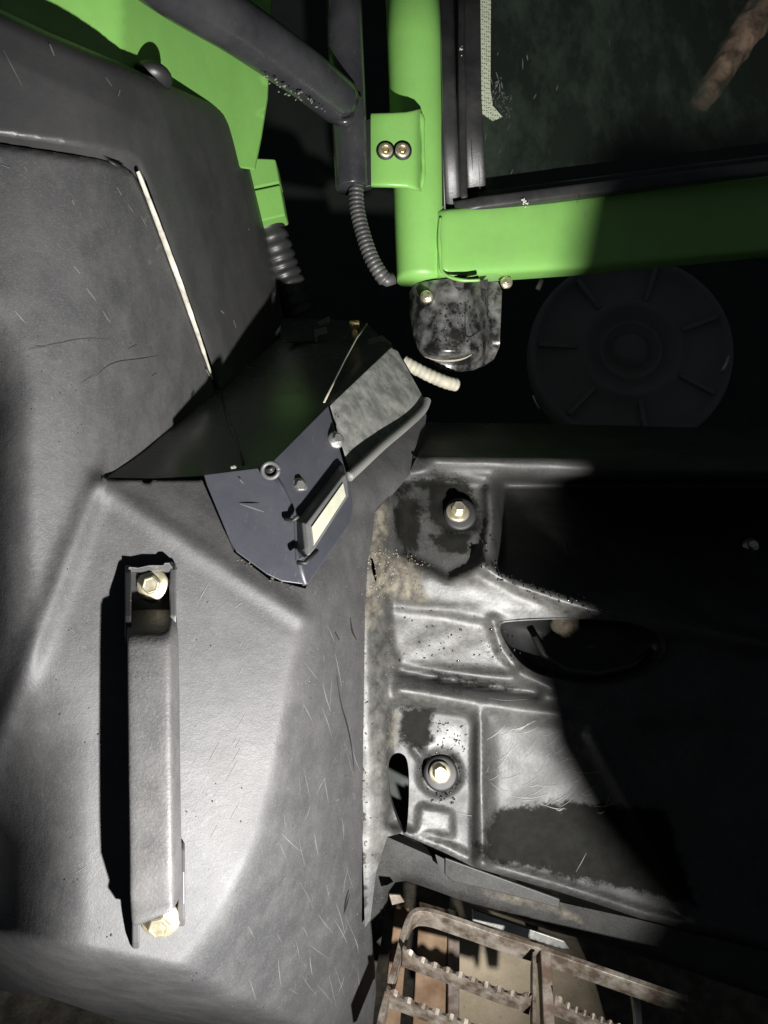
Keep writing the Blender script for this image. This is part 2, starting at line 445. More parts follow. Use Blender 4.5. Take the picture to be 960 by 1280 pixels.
SX = [536, 533, 528, 515, 472, 460, 456, 452]
SI = [1.0, 1.03, 1.08, 1.12, 1.18, 1.22, 1.24, 1.20]
def iD(x, y):
    xr = np.interp(y, RY, RX); ir = np.where(y < 775, np.interp(y, [505, 640, 732, 775], [1.25, 1.40, 1.49, 1.515]), iB(xr, y))
    xs = np.interp(y, SY, SX); i_s = np.interp(y, SY, SI)
    return ir+(x-xr)/(xs-xr)*(i_s-ir)
def i_shell(x, y):
    bc = smin(iB(x, y), iC(x, y), .045)
    v = smax(iA(x, y), bc, .03)
    v = np.where(x > 130, np.where((y < 598) & (x < 320), iA(x, y), smax(np.interp(x, [130, 200], [1.61, 1.0]), bc, .03)), v)
    v = smin(v, iD(x, y), .05)
    yl = 1185+.13*x
    v = smin(v, 1.74-(y-yl)*.0075, .10)
    v = v+.016*np.exp(-(segdist(x, y, [(122, 604), (10, 890), (-60, 1070)])/15)**2)
    v = v+.013*np.exp(-(segdist(x, y, [(128, 608), (250, 690), (380, 772)])/13)**2)
    v = v-np.clip((112-x)/100, 0, 1.4)**2*.19*sstep(y, 800, 1060)
    v = v-np.clip((48-x)/100, 0, .9)**2*.30*sstep(y, 360, 520)*(1-sstep(y, 820, 1000))
    return v
def d_shell(x, y): return 1/np.maximum(i_shell(np.asarray(x, float), np.asarray(y, float)), .35)
def d_cover(x, y):
    x = np.asarray(x, float); y = np.asarray(y, float)
    cr = np.interp(y, [100, 140, 330, 470, 500], [190, 205, 262, 285, 290])           # soft corner line of the cover
    return 1/iA(x, y)-.006+.0006*np.clip(x-cr, 0, 200)+.00035*np.clip(60-(y-(x*.47+10)), 0, 60)*.4
console = thing('console_housing', 'large scuffed black plastic moulded console filling the left side', 'console', P(250, 1000, .7))
seam = [(-130, 150), (0, 167), (120, 184), (160, 194), (174, 206), (184, 228), (230, 355), (272, 478)]
shell_outline = [(-130, 165), (0, 180), (118, 198), (152, 206), (166, 218), (178, 240), (224, 362), (268, 485),
                 (262, 497), (196, 548), (131, 597), (190, 598), (250, 594), (292, 690), (336, 724), (382, 736), (414, 640),
                 (440, 596), (486, 556), (530, 505), (533, 520), (528, 560), (515, 590), (472, 640), (460, 700), (456, 760), (453, 1000),
                 (462, 1150), (470, 1240), (462, 1320), (230, 1330), (160, 1280), (60, 1246), (-130, 1222)]
link('lower_shell', sheet(shell_outline, d_shell, 4.2, skirt=.02, roll=(8, .006),
     rolls=[([(-130, 165), (0, 180), (118, 198), (152, 206), (166, 218), (178, 240), (224, 362), (268, 485)], 11, .006)]), console, 'moulded_plastic')
cover_outline = [(-130, -60), (-20, 2), (60, 40), (150, 78), (215, 108), (262, 128), (282, 139), (293, 152), (299, 170), (322, 265), (356, 408),
                 (350, 424), (276, 486), (271, 474), (229, 352), (183, 226), (173, 206), (160, 196), (120, 187), (0, 170), (-130, 154)]
link('upper_cover', sheet(cover_outline, d_cover, 4, skirt=.05, roll=(18, .016), rolls=[(cover_outline[:12], 20, .018), (cover_outline[13:], 9, .004)]), console, 'cover_plastic')
# pale edge strip along the cover seam
st = [(176, 214), (184, 234), (206, 292), (230, 357), (252, 420), (270, 474)]
bm = bmesh.new(); prev = None
for k, (x, y) in enumerate(resample(st, 6, False)):
    ww = 2.6*math.sin(math.pi*min(1, .12+.9*(y-205)/270))**.6+.8+.5*noise.noise(Vector((x*.2, y*.2, 1)))
    d = float(d_cover(x-4, y))+.0005
    cur = [bm.verts.new(P(x-4-ww*.8, y+1.5, d+.002)), bm.verts.new(P(x-4+ww*.3, y, d-.0012)), bm.verts.new(P(x-4+ww, y-.5, d+.0005))]
    if prev:
        for q in (0, 1): bm.faces.new((prev[q], prev[q+1], cur[q+1], cur[q]))
    prev = cur
link('edge_strip', mesh_of(bm), console, 'pale_strip', label='pale strip showing along the cover seam')
bm = bmesh.new()
kn = [(128, 176), (150, 181), (165, 192), (150, 196), (135, 188)]
link('slot', pplate([(x, y+5, float(d_shell(x, y))-.0012) for x, y in [(130, 192), (150, 199), (158, 206), (146, 204)]], .001), console, 'scratch_dark')
bm = bmesh.new()
bmesh.ops.create_uvsphere(bm, u_segments=24, v_segments=14, radius=1, matrix=Matrix.Translation(P(190, 96, .745)) @ frame_to(-FWD) @ Matrix.Diagonal((.019, .0115, .02, 1)))
link('lock_knob', mesh_of(bm), console, 'black_plastic')
# ledge between cover and front
ledge_pts = [(131, 597, .625), (190, 598, .652), (250, 595, .681), (334, 583, .70), (412, 506, .81), (492, 434, .985), (455, 402, 1.15), (400, 398, 1.13), (352, 398, 1.09), (350, 422, 1.055), (312, 455, .955), (276, 484, .86), (200, 545, .715)]
_K = np.array([(x, y) for x, y, _ in ledge_pts]); _V = np.array([1/d for *_, d in ledge_pts])
_R = np.hypot(_K[:, None, 0]-_K[None, :, 0], _K[:, None, 1]-_K[None, :, 1])
_Q = np.hstack([np.ones((len(_K), 1)), _K/400]); _n = len(_K)
_W = np.linalg.solve(np.block([[_R-np.eye(_n)*40, _Q], [_Q.T, np.zeros((3, 3))]]), np.hstack([_V, np.zeros(3)]))
def d_ledge(x, y):
    x = np.asarray(x, float); y = np.asarray(y, float)
    r = np.hypot(x[..., None]-_K[:, 0], y[..., None]-_K[:, 1])
    return 1/(r@_W[:_n]+_W[_n]+_W[_n+1]*x/400+_W[_n+2]*y/400)
link('ledge', sheet([(x, y) for x, y, _ in ledge_pts], d_ledge, 7, skirt=0), console, 'ledge_plastic')
link('ledge_rib', tube([P(x, y, d-.001) for x, y, d in [(q_, r_, float(d_ledge(q_, r_))) for q_, r_ in ((278, 494), (281, 512), (287, 530), (297, 555), (304, 580))]], .0014, 8), console, 'ledge_plastic')
# end plate on the right side of the ledge
link('end_plate', pplate([(412, 506, .808), (420, 498, .82), (488, 434, .978), (497, 438, .985), (533, 503, .975), (530, 512, .965), (441, 594, .785), (434, 580, .785)], .006), console, 'dusty_plastic', False, bevel=.003)
link('end_cap', pplate([(458, 424, 1.03), (478, 418, 1.05), (490, 428, 1.02), (486, 440, 1.0), (464, 440, 1.0)], .02), console, 'lamp_body', False, bevel=.003)
# scratches and scuffs
rs = random.Random(3)
L1 = [[(4, 62), (16, 85), (28, 108)], [(132, 96), (140, 108)], [(150, 112), (148, 120)], [(62, 55), (68, 70)], [(18, 388), (32, 404)], [(92, 332), (100, 342)], [(108, 360), (120, 376)], [(128, 388), (138, 404)],
      [(146, 234), (152, 244)], [(160, 256), (167, 266)], [(176, 270), (184, 284)], [(2, 206), (12, 210)], [(30, 208), (34, 214)], [(90, 250), (93, 256)]]
link('scratch_mark', marks(L1[4:11]+L1[11:], d_shell, 1.6), console, 'scratch_light', kind='stuff')
link('scratch_mark', marks(L1[:4]+[[(292, 400), (295, 410)], [(316, 402), (312, 410)], [(310, 286), (312, 287)], [(276, 388), (280, 392)], [(262, 470), (258, 462)]], d_cover, 1.8, .0009), console, 'scratch_light', kind='stuff')
dk = [[(15, 440), (60, 432), (105, 422), (138, 424)], [(120, 470), (140, 452), (180, 448), (198, 444)], [(100, 480), (118, 468)], [(190, 470), (196, 466)], [(160, 436), (172, 430)], [(44, 432), (58, 434)]]
link('scuff_mark', marks(dk, d_shell, .6), console, 'scratch_dark', kind='stuff')
Ls = []
dpoly = [(352, 1000), (385, 800), (452, 700), (450, 1270), (270, 1270), (330, 1090)]
for x, y in scatter(dpoly, 55):
    a = rs.gauss(1.95, .35); l = rs.uniform(10, 46)
    c = rs.uniform(-1.5, 1.5)
    p1 = (x+math.cos(a)*l, y-math.sin(a)*l); pm = ((x+p1[0])/2+c, (y+p1[1])/2)
    if inpoly(np.array([p1[0]]), np.array([p1[1]]), dpoly)[0]: Ls.append([(x, y), pm, p1])
for x, y in scatter([(300, 1180), (440, 1120), (440, 1270), (290, 1270)], 4):
    a = rs.uniform(0, 6.3); l = rs.uniform(8, 30); Ls.append([(x, y), (x+math.cos(a)*l*.5+2, y+math.sin(a)*l*.5), (x+math.cos(a)*l, y+math.sin(a)*l)])
for x, y in scatter([(230, 700), (350, 800), (330, 1000), (250, 1150), (235, 900)], 14):
    l = rs.uniform(8, 26); Ls.append([(x, y), (x+l*.55, y-l)])
for x, y in scatter([(60, 800), (150, 650), (300, 760), (120, 1150), (60, 1100)], 6):
    l = rs.uniform(6, 16); Ls.append([(x, y), (x+l*.8, y-l*.5)])
link('scratch_mark', marks(Ls, d_shell, .7, .0004), console, 'scratch_light', kind='stuff')
Ld = [[(421, 845), (426, 880), (434, 905), (440, 935), (443, 965)], [(436, 1112), (432, 1126), (430, 1143)], [(437, 1118), (434, 1130), (431, 1140)], [(246, 1216), (240, 1226)], [(419, 790), (424, 800)], [(438, 772), (440, 790), (446, 800)]]
link('scuff_mark', marks(Ld, d_shell, 1.8), console, 'scratch_dark', kind='stuff')
spk = scatter([(70, 700), (110, 640), (330, 790), (320, 1000), (230, 1190), (70, 1160)], 60)+scatter(dpoly, 90)+scatter([(0, 420), (170, 400), (240, 480), (120, 560), (0, 560)], 30)
link('grit', drops(spk, d_shell, .0003, .0009, .4), console, 'scratch_dark', kind='stuff')
spk2 = scatter([(250, 850), (335, 850), (300, 1080), (235, 1180)], 40)+scatter(dpoly, 60)
link('grit', drops(spk2, d_shell, .0002, .0006, .4), console, 'scratch_light', kind='stuff')
# clay packed in the corner beside the lamp bracket
edge = resample([(292, 694), (318, 712), (345, 729), (380, 738)], 3, False)
link('dirt_crust', drops([(x+random.gauss(0, 2), y+random.gauss(1, 2)) for x, y in edge if random.random() < .45], d_shell, .0004, .0013, .4), console, 'mud_crust', kind='stuff')
# ================================================================== GRAB HANDLE
handle = thing('grab_handle', 'upright scuffed grey-black plastic grab handle bolted to the console', 'handle', P(195, 1160, .60))
hN = -FWD
def db(x, y): return float(d_shell(x, y))
def hsec(y, xl, xr, fr, bk):
    xm = (xl+xr)/2; d = db(xm, y); c = P(xm, y, d-(fr+bk)/2); return (c, RIGHT*((xr-xl)/2/FPX*(d-(fr+bk)/2)), FWD*((fr-bk)/2))
secs = [hsec(762, 164, 218, .010, .0), hsec(768, 164, 218, .016, .002), hsec(776, 164, 218, .029, .006), hsec(785, 164, 218, .040, .014), hsec(795, 164, 218.5, .047, .020), hsec(806, 164.5, 219, .050, .022),
        hsec(860, 165, 220, .051, .023), hsec(960, 166, 221, .0515, .024), hsec(1060, 167.5, 222.5, .0515, .024), hsec(1105, 168, 223, .050, .022), hsec(1124, 168.5, 223, .040, .014), hsec(1134, 169.5, 222.5, .043, .018), hsec(1140, 172, 220, .036, .016)]
# slant the lower end
ns = []
for k, (c, a, b) in enumerate(secs):
    if k >= 9: a = a + UP*a.length*.42*((k-8)/4)
    ns.append((c, a, b))
gm = loft(ns, 40, .28)
link('grip', gm, handle, 'grip_plastic')
def wall(x0, x1, prof):
    fr = [P(x0, y, db(x0, y)-h) for y, h in prof]
    bk = [P(x0, y, db(x0, y)+.001) for y, h in prof][::-1]
    wv = RIGHT*((x1-x0)/FPX*.6)
    return prism(fr+bk, 1, wv)
link('end_bracket', wall(156, 164, [(706, .006), (716, .012), (740, .018), (770, .026), (796, .028), (804, .010)]), handle, 'black_plastic', False, bevel=.0015)
link('end_bracket', wall(212, 220.5, [(704, .005), (712, .010), (740, .016), (770, .024), (784, .020), (792, .006)]), handle, 'flange_plastic', False, bevel=.0015)
link('end_bracket', pplate([(158, 716, db(160, 715)-.009), (160, 708, db(160, 710)-.012), (172, 709, db(172, 710)-.012), (186, 706, db(186, 708)-.012), (203, 706, db(203, 708)-.012), (205, 703, db(205, 705)-.012), (212, 703, db(210, 705)-.012), (218, 712, db(218, 712)-.009), (214, 716, db(214, 716)-.009)], .011), handle, 'black_plastic', False, bevel=.001)
link('bracket_base', pplate([(161, 714, db(161, 714)-.003), (216, 714, db(216, 714)-.003), (216, 766, db(216, 766)-.003), (161, 766, db(161, 766)-.003)], .003), handle, 'black_plastic', False)
link('end_bracket', wall(165, 174, [(1110, .020), (1135, .020), (1160, .016), (1178, .011), (1186, .004)]), handle, 'flange_plastic', False, bevel=.0015)
link('end_bracket', wall(222, 231, [(1052, .003), (1062, .008), (1090, .014), (1130, .014), (1150, .010), (1158, .003)]), handle, 'flange_plastic', False, bevel=.0015)
nB = (-FWD+UP*.08+RIGHT*.12)
bolt(handle, P(191, 731, db(191, 731)-.006), nB, .0125, .3, h=.008)
bolt(handle, P(201, 1149, db(201, 1149)-.005), nB-UP*.25, .0145, .15, h=.008)
# ================================================================== LAMP BRACKET AND LAMP
br = thing('lamp_bracket', 'folded dark blue-black steel bracket carrying the step lamp', 'bracket', P(350, 728, .67))
FP = [(254, 593, .668), (334, 583, .693), (352, 612, .690), (369, 648, .682), (371, 700, .668), (381, 731, .662), (352, 727, .655), (333, 718, .652), (295, 690, .648), (287, 676, .650), (258, 606, .664)]
link('front_plate', pplate(FP, .003), br, 'painted_steel_dark', False, bevel=.0015)
RP = [(335, 582, .691), (410, 507, .795), (424, 560, .775), (437, 607, .755), (441, 634, .742), (437, 655, .732), (384, 731, .660), (373, 698, .668), (371, 648, .682), (353, 612, .690)]
link('side_plate', pplate(RP, .003), br, 'painted_steel_dark', False, bevel=.0015)
nS = ((P(384, 731, .66)-P(335, 582, .691)).cross(P(410, 507, .795)-P(335, 582, .691))).normalized()
if nS.dot(FWD) > 0: nS = -nS
link('fold_edge', tube([P(x, y, d) for x, y, d in [(335, 583, .6935), (353, 612, .6915), (370, 648, .6835), (372, 699, .6695), (382, 731, .663)]], .0028, 10), br, 'painted_steel_dark')
link('grommet', tube([P(338, 588, .684)+(RIGHT*math.cos(t)+(UP*.94)*math.sin(t))*.0072 for t in [2*math.pi*k/28 for k in range(29)]], .0021, 8), br, 'flange_plastic')
link('hole', put('hole', 'holedisc', lambda: lathe([(0, 0), (.0068, 0), (.0068, -.001)], 24), Matrix.Translation(P(338, 588, .6855)) @ frame_to(-FWD), br, 'scratch_dark').data, br) if False else put('hole', 'holedisc', lambda: lathe([(0, 0), (.0068, 0), (.0068, -.001)], 24), Matrix.Translation(P(338, 588, .6862)) @ frame_to(-FWD), br, 'scratch_dark')
link('plug', tube([P(335, 588, .684), P(342, 585, .684)], .0022, 10), br, 'black_plastic')
for x, y, d in ((420, 550, .776), (373, 609, .712)):
    b = bolt(br, P(x, y, d-.004), nS*.8-FWD*.5, .0088, .2, m='steel', head=.0055, h=.004)
link('edge_chip', drops([(289+random.random()*6, 583+random.random()*2) for _ in range(14)], const(.682), .0007, .0013), br, 'crust', kind='stuff')
link('bracket_scratch', marks([[(380, 567), (384, 560), (388, 552)], [(376, 574), (392, 569)], [(384, 566), (386, 580)], [(300, 600), (304, 604)], [(300, 630), (330, 640)]], lambda x, y: .69+(np.asarray(x)-335)/75*.1*(np.asarray(x) > 335)-.012-(np.asarray(y)-583)*.00022, 1.5), br, 'scratch_light', kind='stuff')
lamp = thing('step_lamp', 'small rectangular step lamp with cream lens on the dark bracket', 'lamp', P(405, 650, .70))
_p0, _p1, _p2 = P(335, 582, .691), P(410, 507, .795), P(384, 731, .66)
def on_side(x, y, lift):
    o = _p0+nS*lift; r = P(x, y, 1)-CAM; return CAM+r*((o-CAM).dot(nS)/r.dot(nS))
b_ring = [(367, 649), (373, 643), (423, 580), (428, 577), (431, 584), (432, 618), (384, 690), (374, 701), (371, 690)]
t_ring = [(383, 655), (387, 650), (428, 596), (432, 593), (434, 600), (436, 620), (394, 686), (388, 693), (386, 684)]
rings = [[on_side(x, y, -.001) for x, y in b_ring], [on_side(x*.35+u*.65, y*.35+v*.65, .013) for (x, y), (u, v) in zip(b_ring, t_ring)], [on_side(x, y, .0165) for x, y in t_ring]]
link('housing', ring_mesh(rings), lamp, 'lamp_body', False, bevel=.0012)
lq = [(390, 658), (429, 603), (432.5, 620), (393, 681)]
link('lens', prism([on_side(x, y, .0178) for x, y in lq], .003, -nS), lamp, 'lamp_lens', False, bevel=.0005)
link('gap', tube([P(356, 648, .676), P(366, 651, .674), P(373, 645, .672)], .002, 8), lamp, 'scratch_dark')
link('gap', tube([P(372, 703, .652), P(381, 704, .650), P(396, 688, .665)], .0022, 8), lamp, 'scratch_dark')
# ================================================================== STEP WELL LINER
def bump(x, y, line, wpx, h):
    return h*np.exp(-(segdist(x, y, line)/wpx)**2)
def inside(x, y, poly, soft):
    s = segdist(x, y, poly, True); s = np.where(inpoly(x, y, poly), s, -s); return sstep(s, -soft, soft)
POCK1 = [(492, 598), (540, 594), (606, 604), (612, 640), (601, 702), (560, 722), (500, 690)]
POCK2 = [(486, 884), (500, 876), (586, 892), (594, 905), (592, 1082), (520, 1048), (484, 1030)]
FLAT = [(486, 752), (560, 764), (640, 778), (655, 830), (640, 842), (500, 832), (488, 800)]
def d_liner(x, y):
    x = np.asarray(x, float); y = np.asarray(y, float)
    d = np.interp(y, [440, 480, 548, 572, 592, 640, 760, 900, 1100, 1200], [1.50, 1.28, .975, .905, .897, .872, .835, .825, .815, .81])
    d = d+.00005*(x-520)
    d = d-np.interp(y, [640, 760, 1000], [.03, .025, .008])*sstep(-x, -(np.interp(y, [590, 640, 760, 1200], [540, 512, 492, 494])), -(np.interp(y, [590, 640, 760, 1200], [505, 466, 456, 456])))*sstep(y, 585, 640)
    d = d-.016*np.exp(-((y-(572+.04*(x-527)))/13)**2)*sstep(x, 520, 545)                                  # upper rounded rib
    d = d+.016*inside(x, y, POCK1, 7)
    d = d+.010*sstep(x, 612, 640)*sstep(y, 595, 625)*(1-sstep(y, 700+.27*(x-610), 730+.27*(x-610)))
    yf = 712+.26*(x-601)
    d = d+.24*sstep(x, 613, 632)*np.clip((yf-y)/np.maximum(yf-600, 30), 0, 1)*sstep(y, 592, 606)
    d = d-bump(x, y, [(608, 615), (613, 650), (602, 706)], 6, .009)
    d = d-bump(x, y, [(601, 706), (650, 730), (700, 748), (770, 770), (960, 806)], 9, .014)
    d = d+.012*sstep(y-(.20*(x-600)), 722, 772)*sstep(y, 690, 750)*(x > 0)
    d = d+.006*inside(x, y, FLAT, 6)
    d = d-bump(x, y, [(486, 756), (560, 766), (640, 780)], 5, .004)
    d = d-bump(x, y, [(616, 778), (628, 812), (652, 842), (690, 860)], 7, .008)
    d = d+bump(x, y, [(500, 838), (540, 846), (600, 856), (670, 866)], 6, .014)
    d = d-bump(x, y, [(500, 862), (560, 872), (630, 884), (700, 893)], 9, .007)
    d = d+.016*inside(x, y, POCK2, 6)
    d = d-bump(x, y, [(600, 892), (601, 980), (604, 1084)], 6, .006)
    d = d+.005*sstep(x, 604, 625)*sstep(y, 895, 915)
    d = d-bump(x, y, [(740, 920), (790, 1010), (845, 1110), (880, 1165)], 9, .012)
    d = d-.006*inside(x, y, [(524, 1006), (566, 1014), (566, 1046), (520, 1040)], 3)
    d = d+bump(x, y, [(518, 935), (530, 950), (536, 966)], 5, .008)
    d = d-bump(x, y, [(512, 1040), (556, 1058), (594, 1076), (642, 1090), (692, 1104), (742, 1120), (802, 1140), (870, 1158)], 6, .007)
    r = np.hypot(x-550, y-967); d = d+.006*np.exp(-((r-22)/6)**2)
    r = np.hypot(x-572, (y-640)*1.15); d = d+.005*np.exp(-((r-26)/6)**2)
    q = .5+.5*np.sin(x*.09+np.sin(y*.07)*1.3)*np.sin(y*.08+1.)
    return d+.0012*q
slot = smooth_poly([(500, 940), (510, 948), (512, 985), (509, 1040), (504, 1042), (494, 1020), (486, 990), (485, 955), (490, 943)], 2)
gouge = smooth_poly([(462, 694), (467, 700), (471, 722), (470, 729), (465, 716)], 1)
eye = smooth_poly([(620, 779), (650, 776), (690, 774), (740, 774), (780, 776), (815, 786), (836, 804), (826, 826), (795, 846), (755, 855), (715, 853), (680, 846), (655, 834), (636, 812)], 2)
wet_areas = [[(500, 622), (520, 618), (527, 640), (522, 690), (505, 688), (490, 660), (492, 636)], [(536, 600), (585, 600), (600, 640), (598, 664), (560, 668), (532, 640)],
             [(512, 604), (545, 592), (580, 598), (540, 618)], [(500, 884), (542, 886), (540, 925), (528, 940), (498, 930)], [(490, 610), (515, 600), (516, 615), (498, 624)],
             [(618, 1012), (700, 1002), (830, 1010), (872, 1132), (790, 1114), (690, 1094), (610, 1068), (604, 1050)], [(536, 668), (590, 664), (585, 690), (548, 690)],
             [(534, 945), (570, 945), (576, 975), (556, 992), (528, 975)], [(590, 1050), (640, 1060), (640, 1084), (598, 1070)], [(540, 840), (600, 850), (650, 860), (600, 862), (545, 850)]]
dirt_areas = [[(486, 752), (560, 766), (622, 780), (650, 838), (560, 836), (494, 830)], [(458, 720), (484, 745), (488, 900), (486, 1100), (456, 1100)], [(500, 862), (690, 893), (690, 905), (560, 886), (495, 878)],
              [(470, 740), (600, 712), (760, 772), (640, 778), (560, 766)], [(544, 900), (586, 905), (582, 940), (545, 940)], [(514, 1000), (580, 1040), (590, 1085), (520, 1046)], [(700, 905), (740, 905), (760, 960), (720, 950)]]
mud_areas = [[(462, 640), (480, 622), (490, 640), (478, 690), (520, 700), (540, 760), (480, 748), (456, 740), (458, 690)], [(488, 890), (500, 890), (498, 935), (486, 935)], [(453, 730), (470, 730), (474, 770), (455, 790)]]
def areas(ps, soft):
    def fn(x, y):
        v = np.zeros(np.shape(x))
        for p in ps: v = np.maximum(v, inside(x, y, p, soft))
        return v
    return fn
liner = thing('step_well_liner', 'dirty wet black plastic liner of the step well with moulded ribs and pockets', 'liner', P(600, 1000, .85))
liner_outline = [(533, 528), (700, 530), (1080, 540), (1080, 1215), (960, 1186), (888, 1166), (860, 1163), (800, 1148), (740, 1128), (690, 1112), (640, 1098), (592, 1084), (560, 1068), (520, 1050), (500, 1042), (484, 1046), (470, 1090), (463, 1150), (456, 1160), (452, 1000), (452, 760), (457, 700), (469, 640), (512, 590), (526, 560), (531, 535)]
link('liner_shell', sheet(liner_outline, d_liner, 4.5, holes=[slot, gouge, eye], skirt=.018, attrs={'wet': areas(wet_areas, 13), 'dirt': areas(dirt_areas, 16), 'mud': areas(mud_areas, 14)},
     roll=(8, .008), rolls=[(liner_outline[3:15], 9, .008)]), liner, 'liner_plastic')
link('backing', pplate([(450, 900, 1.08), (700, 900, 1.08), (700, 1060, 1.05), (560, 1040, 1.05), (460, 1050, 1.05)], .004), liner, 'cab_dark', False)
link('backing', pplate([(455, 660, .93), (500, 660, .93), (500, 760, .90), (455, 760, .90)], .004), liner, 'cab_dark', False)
# cup seen through the eye-shaped opening
ecx, ecy = 738, 808
rings = []
for sc_, dd in ((1.04, .850), (.99, .872), (.93, .888), (.80, .896), (.5, .900), (.05, .90)):
    rings.append([P(ecx+(x-ecx)*sc_, ecy+(y-ecy)*sc_, dd) for x, y in eye])
link('cup', ring_mesh(rings, False), liner, 'black_plastic', label='black round cup recessed behind the eye-shaped opening')
link('cup_rim', tube([P(x, y, d) for x, y, d in [(668, 796, .872), (680, 818, .868), (706, 836, .862), (745, 842, .862), (790, 832, .866), (815, 812, .872)]], .004, 8), liner, 'black_plastic')
bm = bmesh.new(); bmesh.ops.create_icosphere(bm, subdivisions=3, radius=.0165, matrix=Matrix.Translation(P(706, 779, .868)))
for v in bm.verts: v.co += (v.co-P(706, 779, .868))*.22*noise.noise(v.co*90)
link('pebble', mesh_of(bm), liner, 'mud_crust', label='muddy lump stuck at the top of the opening')
nT = -FWD+UP*.25
bolt(liner, P(572, 640, float(d_liner(572, 640))-.008), nT+UP*.5+RIGHT*.1, .0135, .1, head=.0078, h=.010)
bolt(liner, P(550, 966, float(d_liner(550, 967))-.008), nT, .0118, .5, head=.0082, h=.009)
bolt(liner, P(938, 682, float(d_liner(938, 682))-.002), nT, .011, .4, m='steel')
put('dark_ring', 'dark_ring1', lambda: lathe([(0, 0), (.019, 0), (.019, .002), (.016, .003), (0, .003)]), Matrix.Translation(P(551, 967, float(d_liner(551, 967))-.001)) @ frame_to(nT), liner, 'scratch_dark')
put('dark_ring', 'dark_ring1', None, Matrix.Translation(P(575, 643, float(d_liner(575, 643))-.001)) @ frame_to(nT), liner, 'scratch_dark')  # black disc standing for the dark wet ring round the bolt
# beads of water and crumbs
dp = [(x+random.gauss(0, 3), y+random.gauss(0, 4)) for x, y in resample([(601, 706), (650, 728), (700, 746), (762, 766)], 2.2, False)]
dp += [(550+math.cos(t)*random.uniform(19, 27), 967+math.sin(t)*random.uniform(19, 27)) for t in [random.random()*6.3 for _ in range(38)]]
dp += scatter([(505, 560), (530, 500), (560, 560), (530, 590)], 12)+scatter([(530, 990), (570, 985), (565, 1010), (530, 1005)], 26)+scatter([(600, 655), (640, 670), (625, 715), (600, 710)], 20)+scatter(FLAT, 20)
link('water_bead', drops(dp, d_liner, .0006, .0016, .7), liner, 'mirror_water', kind='stuff')
cr = scatter(mud_areas[0], 120)+[(456+random.gauss(0, 2.2), random.uniform(620, 1100)) for _ in range(150)]+[(487+random.gauss(0, 2), random.uniform(760, 930)) for _ in range(60)]
link('dirt_crust', drops(cr, lambda x, y: d_liner(x, y) if x[0] > 455 else d_shell(x, y), .0003, .0011, .4), liner, 'mud_crust', kind='stuff')
cr2 = [(x+random.gauss(0, 3), y+random.gauss(0, 3)) for x, y in resample([(470, 690), (478, 690), (520, 700), (540, 708)], 2, False)]+scatter([(458, 690), (480, 695), (500, 720), (470, 750), (455, 740)], 70)
link('dirt_crust', drops(cr2, d_liner, .0004, .0012, .5), liner, 'crust', kind='stuff')
Lt = []
for x, y in scatter([(600, 910), (690, 915), (770, 1030), (610, 1000)], 45):
    l = rs.uniform(8, 40); a = rs.gauss(.35, .4); Lt.append([(x, y), (x+math.cos(a)*l*.5, y-math.sin(a)*l*.5+3), (x+math.cos(a)*l, y-math.sin(a)*l)])
Lt += [[(733, 1066), (728, 1076), (720, 1090)], [(610, 872), (630, 876), (660, 874)], [(570, 1016), (590, 1020)]]
link('scratch_mark', marks(Lt, d_liner, 1.1), liner, 'scratch_light', kind='stuff')
link('grit', drops(scatter(FLAT, 60)+scatter(dirt_areas[4], 60)+scatter(FLAT, 5)+scatter(dirt_areas[1], 20), d_liner, .0003, .0013, .3), liner, 'scratch_dark', kind='stuff')
# lower lip of the liner below the ledge
def d_lip(x, y): return .892-.00006*(np.asarray(x, float)-480)+.00012*(np.asarray(y, float)-1060)
lip_outline = [(456, 1034), (520, 1062), (600, 1098), (700, 1128), (800, 1150), (900, 1175), (1000, 1200), (1000, 1262), (860, 1214), (744, 1178), (690, 1164), (600, 1134), (540, 1112), (508, 1101), (494, 1103), (486, 1114), (482, 1140), (470, 1215), (456, 1290), (446, 1290)]
lip = link('lower_lip', sheet(lip_outline, d_lip, 5, skirt=.02, roll=(7, .006), rolls=[(lip_outline[7:17], 8, .008)], attrs={'wet': lambda x, y: 0*x, 'dirt': lambda x, y: 0*x+.05, 'mud': areas([[(600, 1110), (700, 1128), (740, 1160), (690, 1140), (610, 1122)]], 6)}), liner, 'liner_plastic')
link('lip_gap', pplate([(544, 1068, .852), (556, 1074, .852), (560, 1102, .853), (551, 1094, .853)], .002), liner, 'scratch_dark', False)
link('lip_flange', pplate([(556, 1072, .848), (578, 1080, .848), (700, 1124, .838), (700, 1136, .838), (640, 1120, .845), (566, 1102, .85), (556, 1094, .85)], .004), liner, 'liner_plastic', False, bevel=.0015)
# ================================================================== STEP GRATING
gz_n = UP*.0  # grating lies level
GP = P(510, 1136, .86)
def GR(px, py, up=0.):
    r = P(px, py, 1)-CAM; t = (GP.z+up-CAM.z)/r.z; return CAM+r*t
grate = thing('step_grating', 'rusty steel step grating with toothed bars under the lip', 'grating', GR(600, 1200))
Z = Vector((0, 0, 1))
def bar(name, a, b, wd, ht, m='grating_steel', top=0., n=2, e=.14):
    pa, pb = GR(*a, up=top), GR(*b, up=top); ax = (pb-pa).normalized(); sd = ax.cross(Z).normalized()
    return link(name, loft([(pa.lerp(pb, k/n)-Z*ht/2, sd*wd/2, Z*ht/2) for k in range(n+1)], 12, e), grate, m, False)
def path_bar(name, pts, wd, ht, m):
    ps = catmull([GR(x, y) for x, y in pts], 6); secs = []
    for k, p in enumerate(ps):
        ax = (ps[min(k+1, len(ps)-1)]-ps[max(k-1, 0)]).normalized(); sd = ax.cross(Z).normalized()
        secs.append((p-Z*ht/2, sd*wd/2, Z*ht/2))
    return link(name, loft(secs, 16, .16), grate, m, False)
